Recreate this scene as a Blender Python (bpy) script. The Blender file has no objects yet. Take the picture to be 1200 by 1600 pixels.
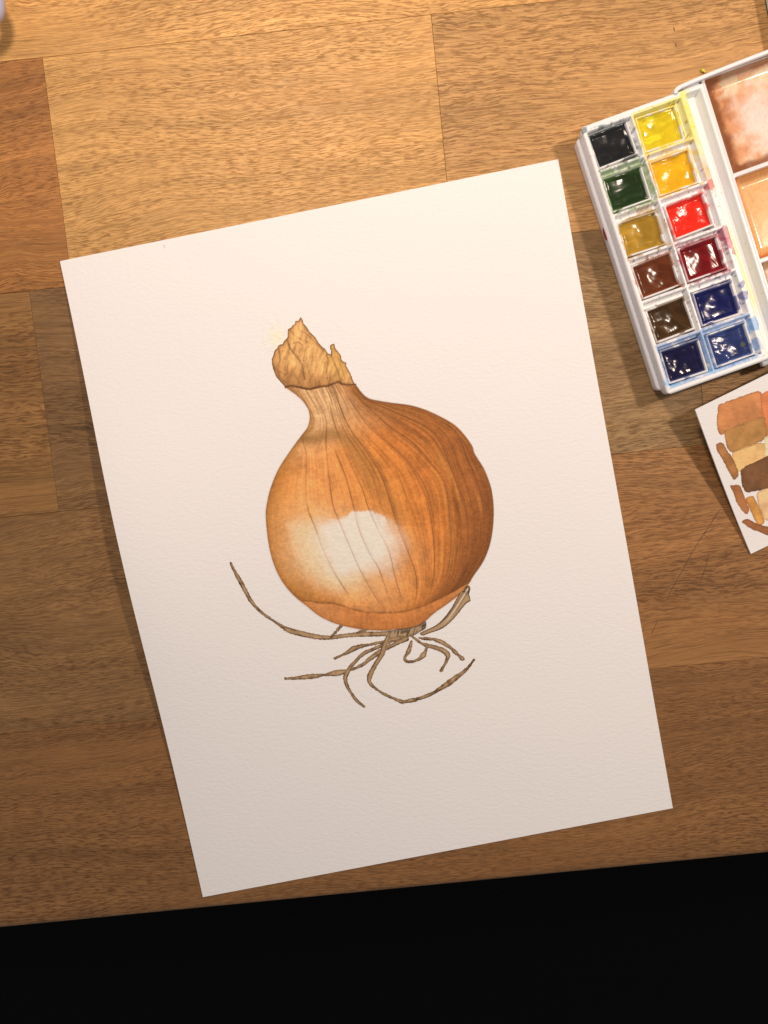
import bpy, math, random
import numpy as np
from mathutils import Matrix, Vector

scene = bpy.context.scene
COL = scene.collection
rng = np.random.default_rng(7)

# ------------------------------------------------------------------ camera
FOC = 1250.0                                   # focal length in photo pixels (1200 x 1600)
CAM = np.array([0.010249644822816182, 0.04103682605128772, 0.3691982766839256])
ROT = np.array([[0.9946480528305133, -0.10325289410647348, -0.003753779309701913],
                [-0.1026695979849461, -0.9917971765017124, 0.07614009674830119],
                [-0.011584673067381892, -0.07534719996037337, -0.9970900635389228]])
cd = bpy.data.cameras.new('camera')
cam = bpy.data.objects.new('camera', cd)
COL.objects.link(cam)
cd.sensor_fit = 'HORIZONTAL'
cd.sensor_width = 36.0
cd.lens = 36.0 * FOC / 1200.0
cd.clip_start, cd.clip_end = 0.01, 20.0
M = Matrix.Identity(4)
for r in range(3):
    M[r][0], M[r][1], M[r][2], M[r][3] = ROT[0][r], -ROT[1][r], -ROT[2][r], CAM[r]
cam.matrix_world = M
scene.camera = cam

# ------------------------------------------------------------------ world, lamps, exposure
w = bpy.data.worlds.new('World'); scene.world = w; w.use_nodes = True
w.node_tree.nodes['Background'].inputs[0].default_value = (0.95, 0.95, 1.0, 1)
w.node_tree.nodes['Background'].inputs[1].default_value = 0.27

def lamp(name, loc, target, size, power, color):
    d = bpy.data.lights.new(name, 'AREA'); d.shape = 'DISK'; d.size = size; d.energy = power; d.color = color
    o = bpy.data.objects.new(name, d); COL.objects.link(o); o.location = loc
    o.rotation_euler = (Vector(target) - Vector(loc)).to_track_quat('-Z', 'Y').to_euler()
    return o
lamp('desk_lamp', (-0.03, 0.36, 0.44), (-0.03, 0.23, 0), 0.09, 1.78, (1.0, 0.80, 0.65))
lamp('side_lamp', (0.55, 0.235, 0.62), (0.05, -0.03, 0), 0.07, 3.6, (1.0, 0.81, 0.66))

vs = scene.view_settings
scene.display_settings.display_device = 'sRGB'
vs.view_transform = 'Standard'; vs.look = 'None'; vs.exposure = 0.0; vs.gamma = 1.0
scene.cycles.max_bounces = 6

# ------------------------------------------------------------------ helpers
def tag(o, label=None, cat=None, group=None, kind=None):
    if label: o['label'] = label
    if cat: o['category'] = cat
    if group: o['group'] = group
    if kind: o['kind'] = kind
    return o

def empty(name, loc=(0, 0, 0), rz=0.0):
    o = bpy.data.objects.new(name, None); o.empty_display_size = 0.01
    COL.objects.link(o); o.location = loc; o.rotation_euler = (0, 0, rz)
    return o

def link(name, me, mat, parent=None, loc=None, rz=None):
    o = bpy.data.objects.new(name, me)
    if mat and not me.materials: me.materials.append(mat)
    COL.objects.link(o)
    if parent: o.parent = parent
    if loc is not None: o.location = loc
    if rz is not None: o.rotation_euler = (0, 0, rz)
    return o

def fast_mesh(name, V, Q, colors=None, smooth=True):
    """mesh from numpy arrays: vertices (n,3), quads (m,4), linear colours (n,3)"""
    me = bpy.data.meshes.new(name)
    n, m = len(V), len(Q)
    me.vertices.add(n); me.vertices.foreach_set('co', np.ascontiguousarray(V, np.float32).ravel())
    me.loops.add(m * 4); me.loops.foreach_set('vertex_index', np.ascontiguousarray(Q, np.int32).ravel())
    me.polygons.add(m)
    me.polygons.foreach_set('loop_start', np.arange(0, m * 4, 4, dtype=np.int32))
    me.polygons.foreach_set('loop_total', np.full(m, 4, np.int32))
    me.polygons.foreach_set('use_smooth', np.full(m, smooth, bool))
    if colors is not None:
        a = me.color_attributes.new('paint', 'FLOAT_COLOR', 'POINT')
        c = np.ones((n, 4), np.float32); c[:, :3] = colors
        a.data.foreach_set('color', c.ravel())
    me.update(calc_edges=True)
    me.validate()
    return me

def grid_quads(nx, ny):
    i, j = np.meshgrid(np.arange(nx - 1), np.arange(ny - 1))
    a = (j * nx + i).ravel()
    return np.stack([a, a + 1, a + nx + 1, a + nx], 1)

def subset(V, Q, keep, C=None):
    Qk = Q[keep]
    u, inv = np.unique(Qk.ravel(), return_inverse=True)
    return V[u], inv.reshape(-1, 4), (None if C is None else C[u])

def pymesh(name, verts, faces, smooth=False):
    me = bpy.data.meshes.new(name); me.from_pydata([tuple(map(float, v)) for v in verts], [], faces); me.update()
    if smooth: me.polygons.foreach_set('use_smooth', [True] * len(me.polygons))
    return me

def lin(c):
    c = np.asarray(c, float) / 255.0
    return np.where(c <= 0.04045, c / 12.92, ((c + 0.055) / 1.055) ** 2.4)

PAPER = np.array([0.84, 0.825, 0.815])
SEEN = lin((237, 224, 212))
def pig(c):                                    # colour of a wash on this paper -> reflectance
    return np.clip(lin(c) / SEEN * PAPER, 0.004, 0.85)

def vnoise(x, y, seed=0):                      # smooth value noise 0..1
    r = np.random.default_rng(seed); T = r.random((256, 256))
    xi, yi = np.floor(x).astype(int), np.floor(y).astype(int)
    fx, fy = x - xi, y - yi
    fx, fy = fx * fx * (3 - 2 * fx), fy * fy * (3 - 2 * fy)
    a, b = T[yi & 255, xi & 255], T[yi & 255, (xi + 1) & 255]
    c, d = T[(yi + 1) & 255, xi & 255], T[(yi + 1) & 255, (xi + 1) & 255]
    return (a * (1 - fx) + b * fx) * (1 - fy) + (c * (1 - fx) + d * fx) * fy
def fbm(x, y, seed=0, oct=4):
    s = 0; a = 0.5; t = 0
    for k in range(oct):
        s = s + a * vnoise(x * 2 ** k, y * 2 ** k, seed + k); t += a; a *= 0.55
    return s / t
def sstep(a, b, x):
    t = np.clip((x - a) / (b - a), 0, 1); return t * t * (3 - 2 * t)
def mixc(C, col, a):                           # C (n,3) towards col by a (n,)
    return C + (np.asarray(col) - C) * np.asarray(a)[:, None]
def catmull(P, n=8):
    P = np.asarray(P, float)
    Q = np.vstack([2 * P[0] - P[1], P, 2 * P[-1] - P[-2]]); out = []
    for i in range(1, len(Q) - 2):
        for t in np.arange(n) / n:
            p0, p1, p2, p3 = Q[i - 1], Q[i], Q[i + 1], Q[i + 2]
            out.append(0.5 * (2 * p1 + (p2 - p0) * t + (2 * p0 - 5 * p1 + 4 * p2 - p3) * t * t + (3 * p1 - p0 - 3 * p2 + p3) * t ** 3))
    out.append(P[-1]); return np.array(out)
def seg_dist(X, Y, P, closed=False):
    """distance to polyline, and position 0..1 along it, and signed side"""
    P = np.asarray(P, float)
    A = P if not closed else np.vstack([P, P[:1]])
    L = np.r_[0, np.cumsum(np.hypot(*np.diff(A, axis=0).T))]
    D = np.full(X.shape, 1e9); U = np.zeros(X.shape); S = np.zeros(X.shape)
    for k in range(len(A) - 1):
        ax, ay = A[k]; bx, by = A[k + 1] - A[k]; ll = bx * bx + by * by + 1e-12
        t = np.clip(((X - ax) * bx + (Y - ay) * by) / ll, 0, 1)
        ex, ey = X - ax - t * bx, Y - ay - t * by
        d = np.hypot(ex, ey); m = d < D
        D = np.where(m, d, D); U = np.where(m, (L[k] + t * (L[k + 1] - L[k])) / L[-1], U)
        S = np.where(m, np.sign(bx * ey - by * ex), S)
    return D, U, S
def inside(X, Y, P):
    P = np.asarray(P, float); r = np.zeros(X.shape, bool); j = len(P) - 1
    for i in range(len(P)):
        xi, yi = P[i]; xj, yj = P[j]
        if yi != yj:
            c = ((yi > Y) != (yj > Y)) & (X < (xj - xi) * (Y - yi) / (yj - yi) + xi)
            r ^= c
        j = i
    return r

def ray(px, py, z=0.0):                        # where a photo pixel falls on the plane at height z
    px, py = np.asarray(px, float), np.asarray(py, float)
    d = np.stack([(px - 600) / FOC, (py - 800) / FOC, np.ones_like(px)], -1) @ ROT
    t = (z - CAM[2]) / d[..., 2]
    return CAM + d * t[..., None]
def pix(X):                                    # world -> photo pixel
    c = (np.asarray(X) - CAM) @ ROT.T
    return 600 + FOC * c[..., 0] / c[..., 2], 800 + FOC * c[..., 1] / c[..., 2]

# ------------------------------------------------------------------ materials
class NT:
    def __init__(s, name):
        s.m = bpy.data.materials.new(name); s.m.use_nodes = True
        s.t = s.m.node_tree; s.b = s.t.nodes['Principled BSDF']
    def n(s, typ, **kw):
        o = s.t.nodes.new('ShaderNode' + typ)
        for k, v in kw.items(): setattr(o, k, v)
        return o
    def l(s, a, b): s.t.links.new(a, b)
    def val(s, sock, v):
        if isinstance(v, bpy.types.NodeSocket): s.l(v, sock)
        else: sock.default_value = v
    def math(s, op, a, b=0.0, c=0.0, clamp=False):
        o = s.n('Math', operation=op); o.use_clamp = clamp
        for i, v in enumerate((a, b, c)): s.val(o.inputs[i], v)
        return o.outputs[0]
    def vmath(s, op, a, b=(0, 0, 0)):
        o = s.n('VectorMath', operation=op); s.val(o.inputs[0], a)
        if op == 'SCALE': s.val(o.inputs['Scale'], b)
        else: s.val(o.inputs[1], b)
        return o.outputs[0]
    def noise(s, vec, scale=1.0, detail=2.0, rough=0.5, dist=0.0):
        o = s.n('TexNoise'); s.val(o.inputs['Vector'], vec)
        o.inputs['Scale'].default_value = scale; o.inputs['Detail'].default_value = detail
        o.inputs['Roughness'].default_value = rough; o.inputs['Distortion'].default_value = dist
        return o
    def ramp(s, fac, lo, hi):
        o = s.n('MapRange'); o.interpolation_type = 'SMOOTHSTEP'; s.val(o.inputs['Value'], fac)
        o.inputs['From Min'].default_value = lo; o.inputs['From Max'].default_value = hi
        return o.outputs[0]
    def mix(s, fac, a, b, mode='MIX'):
        o = s.n('Mix', data_type='RGBA', blend_type=mode)
        s.val(o.inputs['Factor'], fac); s.val(o.inputs[6], a); s.val(o.inputs[7], b)
        return o.outputs[2]
    def bump(s, h, strength, dist):
        o = s.n('Bump'); s.val(o.inputs['Height'], h); o.inputs['Strength'].default_value = strength
        o.inputs['Distance'].default_value = dist; s.l(o.outputs[0], s.b.inputs['Normal'])
    def set(s, **kw):
        for k, v in kw.items(): s.val(s.b.inputs[k.replace('_', ' ')], v)

def rgba(c): return (float(c[0]), float(c[1]), float(c[2]), 1.0)

def wood_material():
    k = NT('oiled_wood')
    tc = k.n('TexCoord'); oi = k.n('ObjectInfo')
    off = k.vmath('SCALE', (3.7, 9.1, 1.3), oi.outputs['Random'])
    P = k.vmath('ADD', tc.outputs['Object'], off)
    # wavering grain: slow swing, quicker ripple
    n1 = k.noise(k.vmath('MULTIPLY', P, (6, 15, 1)), 1, 1.5).outputs['Fac']
    n2 = k.noise(k.vmath('MULTIPLY', P, (75, 95, 1)), 1, 2).outputs['Fac']
    amp2 = k.ramp(k.noise(k.vmath('MULTIPLY', P, (8, 24, 1)), 1, 1).outputs['Fac'], 0.42, 0.66)
    sh = k.math('ADD', k.math('MULTIPLY', k.math('SUBTRACT', n1, 0.5), 0.034),
                k.math('MULTIPLY', k.math('MULTIPLY', k.math('SUBTRACT', n2, 0.5), 0.0050), k.math('ADD', amp2, 0.06)))
    cb = k.n('CombineXYZ'); k.l(sh, cb.inputs[1])
    Q = k.vmath('ADD', P, cb.outputs[0])
    big = k.noise(k.vmath('MULTIPLY', Q, (2.5, 38, 1)), 1, 3, 0.6).outputs['Fac']
    band = k.noise(k.vmath('MULTIPLY', Q, (5, 210, 1)), 1, 4, 0.65).outputs['Fac']
    dash = k.noise(k.vmath('MULTIPLY', Q, (200, 1800, 1)), 1, 2.0, 0.55).outputs['Fac']
    dash2 = k.noise(k.vmath('MULTIPLY', Q, (48, 1650, 1)), 1, 3, 0.6).outputs['Fac']
    fib = k.noise(k.vmath('MULTIPLY', Q, (60, 2700, 1)), 1, 3, 0.7).outputs['Fac']
    dens = k.noise(k.vmath('MULTIPLY', Q, (7, 34, 1)), 1, 2, 0.5).outputs['Fac']
    pore = k.math('MULTIPLY', k.ramp(dash, 0.45, 0.62), k.ramp(dens, 0.20, 0.55))
    pore2 = k.math('MULTIPLY', k.ramp(dash2, 0.48, 0.66), 0.8)
    pores = k.math('MAXIMUM', pore, pore2)
    rings = k.math('MULTIPLY', k.ramp(k.noise(k.vmath('MULTIPLY', Q, (7, 560, 1)), 1, 2, 0.5).outputs['Fac'], 0.52, 0.64), k.math('MULTIPLY', oi.outputs['Random'], 0.7))
    pores = k.math('MAXIMUM', pores, rings)
    tone = k.math('ADD', k.math('MULTIPLY', k.math('SUBTRACT', big, 0.5), 1.0),
                  k.math('ADD', k.math('MULTIPLY', k.math('SUBTRACT', band, 0.5), 0.75), k.math('MULTIPLY', k.math('SUBTRACT', fib, 0.5), 1.1)))
    tone = k.math('ADD', tone, 1.11)
    base = k.vmath('SCALE', oi.outputs['Color'], tone)
    # redder heart streaks
    red = k.ramp(k.noise(k.vmath('MULTIPLY', Q, (3, 24, 1)), 1, 2).outputs['Fac'], 0.48, 0.75)
    base = k.mix(k.math('MULTIPLY', red, 0.45), base, k.vmath('MULTIPLY', base, (0.86, 0.74, 0.64)))
    dark = k.vmath('MULTIPLY', base, (0.40, 0.33, 0.26))
    c = k.mix(k.math('MULTIPLY', pores, 0.80), base, dark)
    # handling stains and a few small dark knots
    st = k.ramp(k.noise(tc.outputs['Object'], 16, 4, 0.65).outputs['Fac'], 0.60, 0.74)
    c = k.mix(k.math('MULTIPLY', st, 0.22), c, k.vmath('MULTIPLY', c, (0.6, 0.56, 0.54)))
    kn = k.ramp(k.noise(k.vmath('MULTIPLY', Q, (55, 150, 1)), 1, 1.5).outputs['Fac'], 0.72, 0.80)
    c = k.mix(k.math('MULTIPLY', kn, 0.6), c, k.vmath('MULTIPLY', c, (0.45, 0.38, 0.36)))
    k.l(c, k.b.inputs['Base Color'])
    rg = k.math('ADD', 0.40, k.math('MULTIPLY', k.noise(tc.outputs['Object'], 60, 4, 0.7).outputs['Fac'], 0.16))
    k.set(Roughness=k.math('ADD', rg, k.math('MULTIPLY', pores, 0.15)), Specular_IOR_Level=0.32)
    k.bump(k.math('SUBTRACT', k.math('MULTIPLY', fib, 0.35), pores), 0.28, 0.0001)
    return k.m

def plain(name, col, rough=0.5, spec=0.5, bump=None, **kw):
    k = NT(name); k.b.inputs['Base Color'].default_value = rgba(col)
    k.set(Roughness=rough, Specular_IOR_Level=spec, **kw)
    tc = k.n('TexCoord')
    if bump:
        k.bump(k.noise(tc.outputs['Object'], bump[0], 3, 0.6).outputs['Fac'], bump[1], bump[2])
    return k.m

def paper_material(name, painted, tint=(1, 1, 1), relief=1.0):
    k = NT(name); tc = k.n('TexCoord'); P = tc.outputs['Object']
    g1 = k.noise(k.vmath('MULTIPLY', P, (420, 760, 400)), 1, 3, 0.55, 0.4).outputs['Fac']
    g2 = k.noise(P, 1700, 2, 0.5).outputs['Fac']
    h = k.math('ADD', g1, k.math('MULTIPLY', g2, 0.35))
    if painted:
        at = k.n('VertexColor', layer_name='paint'); c = at.outputs['Color']
        # pigment settles in the hollows of the paper
        c = k.vmath('SCALE', c, k.math('ADD', 0.87, k.math('MULTIPLY', g1, 0.26)))
    else:
        t = k.noise(P, 14, 3).outputs['Fac']
        c = k.vmath('SCALE', tuple(float(a * b) for a, b in zip(PAPER, tint)), k.math('ADD', 0.985, k.math('MULTIPLY', t, 0.03)))
    k.l(c, k.b.inputs['Base Color'])
    k.set(Roughness=0.72 if not painted else 0.6, Specular_IOR_Level=0.22)
    k.bump(h, 0.42 * relief, 0.00048)
    return k.m

def coloured(name, rough=0.3, spec=0.5, coat=0.0, bump=(900, 0.1, 0.0001), rvar=0.0):
    k = NT(name); at = k.n('VertexColor', layer_name='paint'); k.l(at.outputs['Color'], k.b.inputs['Base Color'])
    tc = k.n('TexCoord')
    n = k.noise(tc.outputs['Object'], bump[0], 4, 0.6)
    k.set(Roughness=k.math('ADD', rough, k.math('MULTIPLY', n.outputs['Fac'], rvar)), Specular_IOR_Level=spec, Coat_Weight=coat, Coat_Roughness=0.08)
    k.bump(n.outputs['Fac'], bump[1], bump[2])
    return k.m

MAT_WOOD = wood_material()
MAT_CORE = plain('glue_line', (0.035, 0.02, 0.012), 0.9)
MAT_FLOOR = plain('dark_carpet', (0.0045, 0.0045, 0.005), 0.95, 0.1, (300, 0.6, 0.004))
MAT_PAPER = paper_material('cold_press_paper', False)
MAT_WASH = paper_material('watercolour_wash', True)
MAT_CARD = paper_material('swatch_card_paper', False, (0.985, 0.99, 0.985), 0.7)
MAT_PLASTIC = plain('white_plastic', (0.82, 0.82, 0.85), 0.28, 0.5, (500, 0.06, 0.0002))
MAT_STAINED = coloured('stained_white_plastic', 0.26, 0.5, 0.0, (700, 0.12, 0.0002), 0.15)
MAT_PAINT = coloured('moist_pan_paint', 0.09, 0.28, 0.0, (260, 0.03, 0.0003), 0.18)
MAT_WET = coloured('wet_mixing_wash', 0.07, 0.4, 0.0, (300, 0.05, 0.0003), 0.08)
MAT_SCRATCH = plain('scratch', (0.10, 0.050, 0.022), 0.7)
MAT_GAP = plain('open_joint', (0.03, 0.016, 0.009), 0.9)
MAT_NICK = plain('pale_nick', (0.62, 0.48, 0.28), 0.6)

# ------------------------------------------------------------------ floor and table
fl = pymesh('floor', [(-2, -2.2, -.74), (2, -2.2, -.74), (2, 1.6, -.74), (-2, 1.6, -.74)], [(0, 1, 2, 3)])
tag(link('floor', fl, MAT_FLOOR), kind='structure')

TH = 0.036
table = empty('wooden_table', (0, 0.05, -0.74))
tag(table, 'wooden butcher-block table top of broad brown planks under the onion painting', 'table')
def plank(x0, x1, y0, y1, col, front=False, drop=0.0):
    g, b = 0.00005, 0.00014
    cx, cy = (x0 + x1) / 2, (y0 + y1) / 2
    hx, hy = (x1 - x0) / 2 - g, (y1 - y0) / 2 - g
    zt = -drop
    prof = [(-hy, -TH), (-hy, zt - b), (-hy + b, zt), (hy - b, zt), (hy, zt - b), (hy, -TH)]
    if front:
        R = 0.0035
        arc = [(-hy + R - R * math.cos(a), zt - R + R * math.sin(a)) for a in np.linspace(0, math.pi / 2, 7)]
        prof = [(-hy, -TH)] + arc + prof[3:]
    V, F = [], []; n = len(prof)
    for s in (-hx, -hx + b, hx - b, hx):
        for (y, z) in prof:
            zz = z if abs(s) < hx or z < zt - b * 0.9 else z - b
            V.append((s, y, zz))
    for a in range(3):
        for i in range(n):
            j = (i + 1) % n
            F.append((a * n + i, (a + 1) * n + i, (a + 1) * n + j, a * n + j)[::-1])
    F.append(tuple(range(n))); F.append(tuple(reversed(range(3 * n, 4 * n))))
    me = pymesh('plank', V, F)
    o = link('plank', me, MAT_WOOD, table, (cx, cy - 0.05, 0.74))
    o.color = (*[float(c) for c in col], 1)
    return o
Y = (0.331, 0.2303, 0.1299, 0.0288, -0.0733, -0.1692)
GOLD = np.array((0.63, 0.355, 0.122))
ROWS = [
    (0, [(-.52, -.26, GOLD * .9), (-.26, .33, GOLD * 1.0), (.33, .6, GOLD * .9)]),
    (1, [(-.52, -.1242, (0.39, 0.175, 0.052)), (-.1242, .0494, GOLD * .93), (.0494, .6, (0.50, 0.278, 0.101))]),
    (2, [(-.52, -.1440, (0.26, 0.135, 0.045)), (-.1440, .018, (0.21, 0.116, 0.047)), (.018, .156, (0.31, 0.19, 0.080)), (.156, .6, (0.34, 0.19, 0.066))]),
    (3, [(-.52, -.02, (0.245, 0.133, 0.052)), (-.02, .6, (0.34, 0.168, 0.058))]),
    (4, [(-.52, .6, (0.25, 0.122, 0.043))]),
]
planks = {}
for r, L in ROWS:
    for q, (x0, x1, c) in enumerate(L):
        planks[r, q] = plank(x0, x1, Y[r + 1], Y[r], c, r == 4, 0.00003 * ((r + q) % 3))
cv = []
for z in (-TH + .002, -.0009):
    cv += [(-.515, -.1620 - .05, z + .74), (.595, -.1620 - .05, z + .74), (.595, .329 - .05, z + .74), (-.515, .329 - .05, z + .74)]
link('core', pymesh('core', cv, [(3, 2, 1, 0), (4, 5, 6, 7), (0, 1, 5, 4), (1, 2, 6, 5), (2, 3, 7, 6), (3, 0, 4, 7)]), MAT_CORE, table)
for sx in (-.46, .54):                        # table legs, below the picture
    for sy in (-.10, .28):
        h = 0.03
        V = [(sx + a * h, sy - .05 + b * h, z) for z in (0.0, .74 - TH) for a, b in ((-1, -1), (1, -1), (1, 1), (-1, 1))]
        o = link('leg', pymesh('leg', V, [(3, 2, 1, 0), (4, 5, 6, 7), (0, 1, 5, 4), (1, 2, 6, 5), (2, 3, 7, 6), (3, 0, 4, 7)]), MAT_WOOD, table)
        o.color = (0.3, 0.16, 0.07, 1)

def strip(name, pts, wd, mat, z, owner, wob=0.0):
    P = np.array([ray(*p)[:2] for p in pts]); n = len(P); V, F = [], []
    off = np.array(owner.location) + np.array(table.location)
    for i in range(n):
        t = P[min(i + 1, n - 1)] - P[max(i - 1, 0)]; t /= np.linalg.norm(t); q = np.array([-t[1], t[0]])
        ww = wd * (1 if 0 < i < n - 1 else 0.25) * (1 + wob * rng.uniform(-1, 1))
        for s in (-.5, .5):
            a = P[i] + q * s * ww
            V.append((a[0] - off[0], a[1] - off[1], z))
    for i in range(n - 1): F.append((2 * i, 2 * i + 1, 2 * i + 3, 2 * i + 2)[::-1])
    return link(name, pymesh(name, V, F), mat, owner)
D2 = planks[3, 1]
strip('scratch', catmull([(1126, 795), (1108, 822), (1088, 852), (1068, 888), (1050, 920), (1042, 938)], 3), .00026, MAT_SCRATCH, 5e-5, D2, .5)
strip('scratch', catmull([(1118, 826), (1100, 833), (1106, 840)], 3), .00024, MAT_SCRATCH, 5e-5, D2, .4)
strip('scratch', catmull([(1108, 862), (1102, 888), (1094, 908)], 3), .00022, MAT_SCRATCH, 5e-5, D2, .4)
strip('scratch', catmull([(1028, 968), (1022, 982), (1017, 992)], 3), .00024, MAT_SCRATCH, 5e-5, D2, .4)
B2 = planks[1, 1]
for pts in ([(297, 113), (301, 119)], [(300, 113), (303, 118)], [(444, 123), (446, 129)]):
    strip('nick', [pts[0], ((pts[0][0] + pts[1][0]) / 2 + .4, (pts[0][1] + pts[1][1]) / 2), pts[1]], .00028, MAT_NICK, 6e-5, B2)
for pts in ([(1052.6, 42), (1053.2, 46), (1053.8, 50)], [(1055, 67), (1056.2, 70), (1056.6, 73)], [(1048.5, 17), (1049.5, 19)], [(1050, 30), (1050.6, 32)]):
    strip('gap', pts, .00045, MAT_GAP, 7e-5, planks[1, 2])

# ------------------------------------------------------------------ the painting: a sheet of heavy paper with washes on it
CORN = np.array([[-0.1279, 0.14129], [0.09972, 0.16241], [0.1279, -0.14129], [-0.09972, -0.16241]])   # TL TR BR BL
PC = CORN.mean(0)
pu = (CORN[1] - CORN[0]); PW = np.linalg.norm(pu); pu /= PW
pv = (CORN[0] - CORN[3]); PH = np.linalg.norm(pv); pv /= PH
PA = math.atan2(pu[1], pu[0])
PT = 0.00045
def lift(a, b):
    """height of the sheet: it bows up along the middle of its left side; a,b in metres from the centre"""
    d = a + PW / 2
    t = (b - 0.022) / 0.088
    return 0.0072 * np.exp(-np.clip(t, -3, 3) ** 2 * 1.25) * np.exp(-(d / 0.048) ** 1.5) \
        + 0.0009 * np.exp(-((a - PW / 2) / .03) ** 2) * np.exp(-((b + .02) / .07) ** 2)
root_paper = empty('onion_painting', (PC[0], PC[1], 0), PA)
tag(root_paper, 'sheet of white watercolour paper with a painted brown onion and its roots', 'painting')
nx, ny = 116, 154
aa, bb = np.meshgrid(np.linspace(-PW / 2, PW / 2, nx), np.linspace(-PH / 2, PH / 2, ny))
aa, bb = aa.ravel(), bb.ravel()
zz = lift(aa, bb)
top = np.stack([aa, bb, zz + PT], 1); bot = np.stack([aa, bb, zz + 0.00003], 1)
Qg = grid_quads(nx, ny); N = nx * ny
ring = np.r_[np.arange(nx), np.arange(1, ny) * nx + nx - 1, (ny - 1) * nx + np.arange(nx - 2, -1, -1), np.arange(ny - 2, 0, -1) * nx]
rn = np.roll(ring, -1)
m_ = len(ring); id_ = np.arange(m_); nx1 = (id_ + 1) % m_          # the cut edge has vertices of its own, so it stays crisp
side = np.stack([2 * N + m_ + id_, 2 * N + m_ + nx1, 2 * N + nx1, 2 * N + id_], 1)
me = fast_mesh('sheet', np.vstack([top, bot, top[ring], bot[ring]]), np.vstack([Qg, Qg[:, ::-1] + N, side]))
me.polygons.foreach_set('use_smooth', np.r_[np.ones(2 * len(Qg), bool), np.zeros(len(side), bool)])
link('sheet', me, MAT_PAPER, root_paper)

def z1(P): return np.array([(380 + x / 2.857, 470 + y / 2.857) for x, y in P])
def z2(P): return np.array([(380 + x / 2.857, 700 + y / 2.857) for x, y in P])
def z3(P): return np.array([(340 + x / 2.727, 860 + y / 2.727) for x, y in P])
left_side = np.vstack([z1([(190, 385), (240, 420), (275, 455), (295, 490), (300, 525), (290, 565), (265, 600), (235, 640), (200, 690), (165, 745), (140, 800), (120, 860), (108, 920)]),
                       z2([(106, 300), (109, 350), (116, 410), (130, 480), (155, 550), (190, 610), (240, 665), (290, 705), (340, 745), (400, 775), (460, 793), (540, 808), (620, 812)])])
right_side = np.vstack([z1([(500, 375), (530, 415), (560, 438), (600, 448), (660, 458), (740, 468), (810, 488), (880, 520), (940, 555), (985, 600), (1020, 650)]),
                        z2([(1030, 25), (1070, 90), (1095, 150), (1108, 200), (1115, 270), (1113, 340), (1103, 410), (1085, 470), (1060, 520), (1025, 570), (1000, 612), (960, 655), (900, 700), (850, 735), (800, 780), (760, 798), (700, 808)])])
LS, RS = catmull(left_side, 4), catmull(right_side, 4)
crease = z1([(190, 385), (215, 380), (245, 385), (270, 391), (300, 395), (340, 384), (380, 380), (425, 362), (440, 372), (470, 376), (500, 375)])
bulb_poly = np.vstack([LS, RS[::-1], crease[::-1]])
neck_poly = np.vstack([crease[::-1], z1([(150, 340), (138, 310), (132, 290), (130, 262), (137, 245), (142, 225), (155, 212), (160, 200), (178, 195), (186, 180), (200, 165), (201, 140), (203, 128), (215, 122), (225, 110), (233, 105), (235, 92), (248, 92), (258, 76), (264, 86), (270, 105), (283, 118), (295, 140), (312, 155), (325, 170), (335, 188), (350, 205), (366, 218), (378, 237), (392, 242), (394, 225), (388, 207), (394, 197), (405, 192), (408, 203), (412, 215), (424, 230), (435, 245), (437, 262), (445, 273), (460, 278), (457, 288), (465, 303), (480, 330), (487, 352), (495, 368)])[::-1]])
neck_poly = np.vstack([crease, neck_poly[len(crease):]])
VE = {
    .17: [(468, 640), (474, 690), (479, 711), (478, 763), (481.5, 794.5), (492, 822.5), (506, 861), (523.5, 896), (541, 924), (548, 941.5)],
    .31: [(488, 612), (503, 640), (510, 660), (509.5, 694), (514.8, 750), (520, 787.5), (530.5, 815.5), (548, 857.5), (565.5, 896), (590, 938), (600.5, 953.8)],
    .40: [(522, 700), (540, 745), (551.5, 787.5), (562, 829.5), (579.5, 868), (592, 889), (612, 945)],
    .48: [(514, 625), (522, 660), (537.5, 701), (565.5, 763), (576, 794.5), (590, 826), (607.5, 861), (616, 896), (625, 927.5), (631, 946.8)],
    .58: [(522, 610), (530.5, 632), (544.5, 666), (570.8, 703.5), (593.5, 738.5), (607.5, 777), (621.5, 822.5), (635.5, 857.5), (649.5, 896), (651, 924), (647.8, 945)],
    .70: [(536, 607), (544.5, 622), (576, 666), (607.5, 694), (639, 725.5), (660, 764), (670.5, 795.5), (677.5, 847), (677.5, 896), (668, 935)],
    .80: [(546, 606), (558.5, 620), (607.5, 666), (646, 694), (677.5, 729), (695, 752.5), (702, 805), (703.8, 857.5), (697, 910)],
    .90: [(552, 608), (562, 620), (630, 650), (680, 680), (705.5, 735), (726.5, 798), (730, 850.5), (719.5, 896), (705, 917)],
}
# a smooth 'longitude' over the bulb through the painted veins
cp, cs = [], []
for s, P in VE.items():
    cp += list(catmull(P, 2)); cs += [s] * len(catmull(P, 2))
for A, s in ((left_side, 0.0), (right_side, 1.0)):
    B = A[1:-3]; cp += list(B); cs += [s] * len(B)
cp, cs = np.array(cp), np.array(cs)
def kern(r2): return 0.5 * r2 * np.log(r2 + 1e-6)
nC = len(cp); c0 = (600, 800)
cn = (cp - c0) / 200
KM = np.zeros((nC + 3, nC + 3)); KM[:nC, :nC] = kern(((cn[:, None] - cn[None]) ** 2).sum(-1)) + np.eye(nC) * 0.004
KM[:nC, nC:] = np.c_[np.ones(nC), cn]; KM[nC:, :nC] = KM[:nC, nC:].T
wts = np.linalg.solve(KM, np.r_[cs, 0, 0, 0])
gx, gy = np.arange(400, 796, 4.0), np.arange(580, 1004, 4.0)
GX, GY = np.meshgrid(gx, gy); gp = (np.stack([GX.ravel(), GY.ravel()], 1) - c0) / 200
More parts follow.
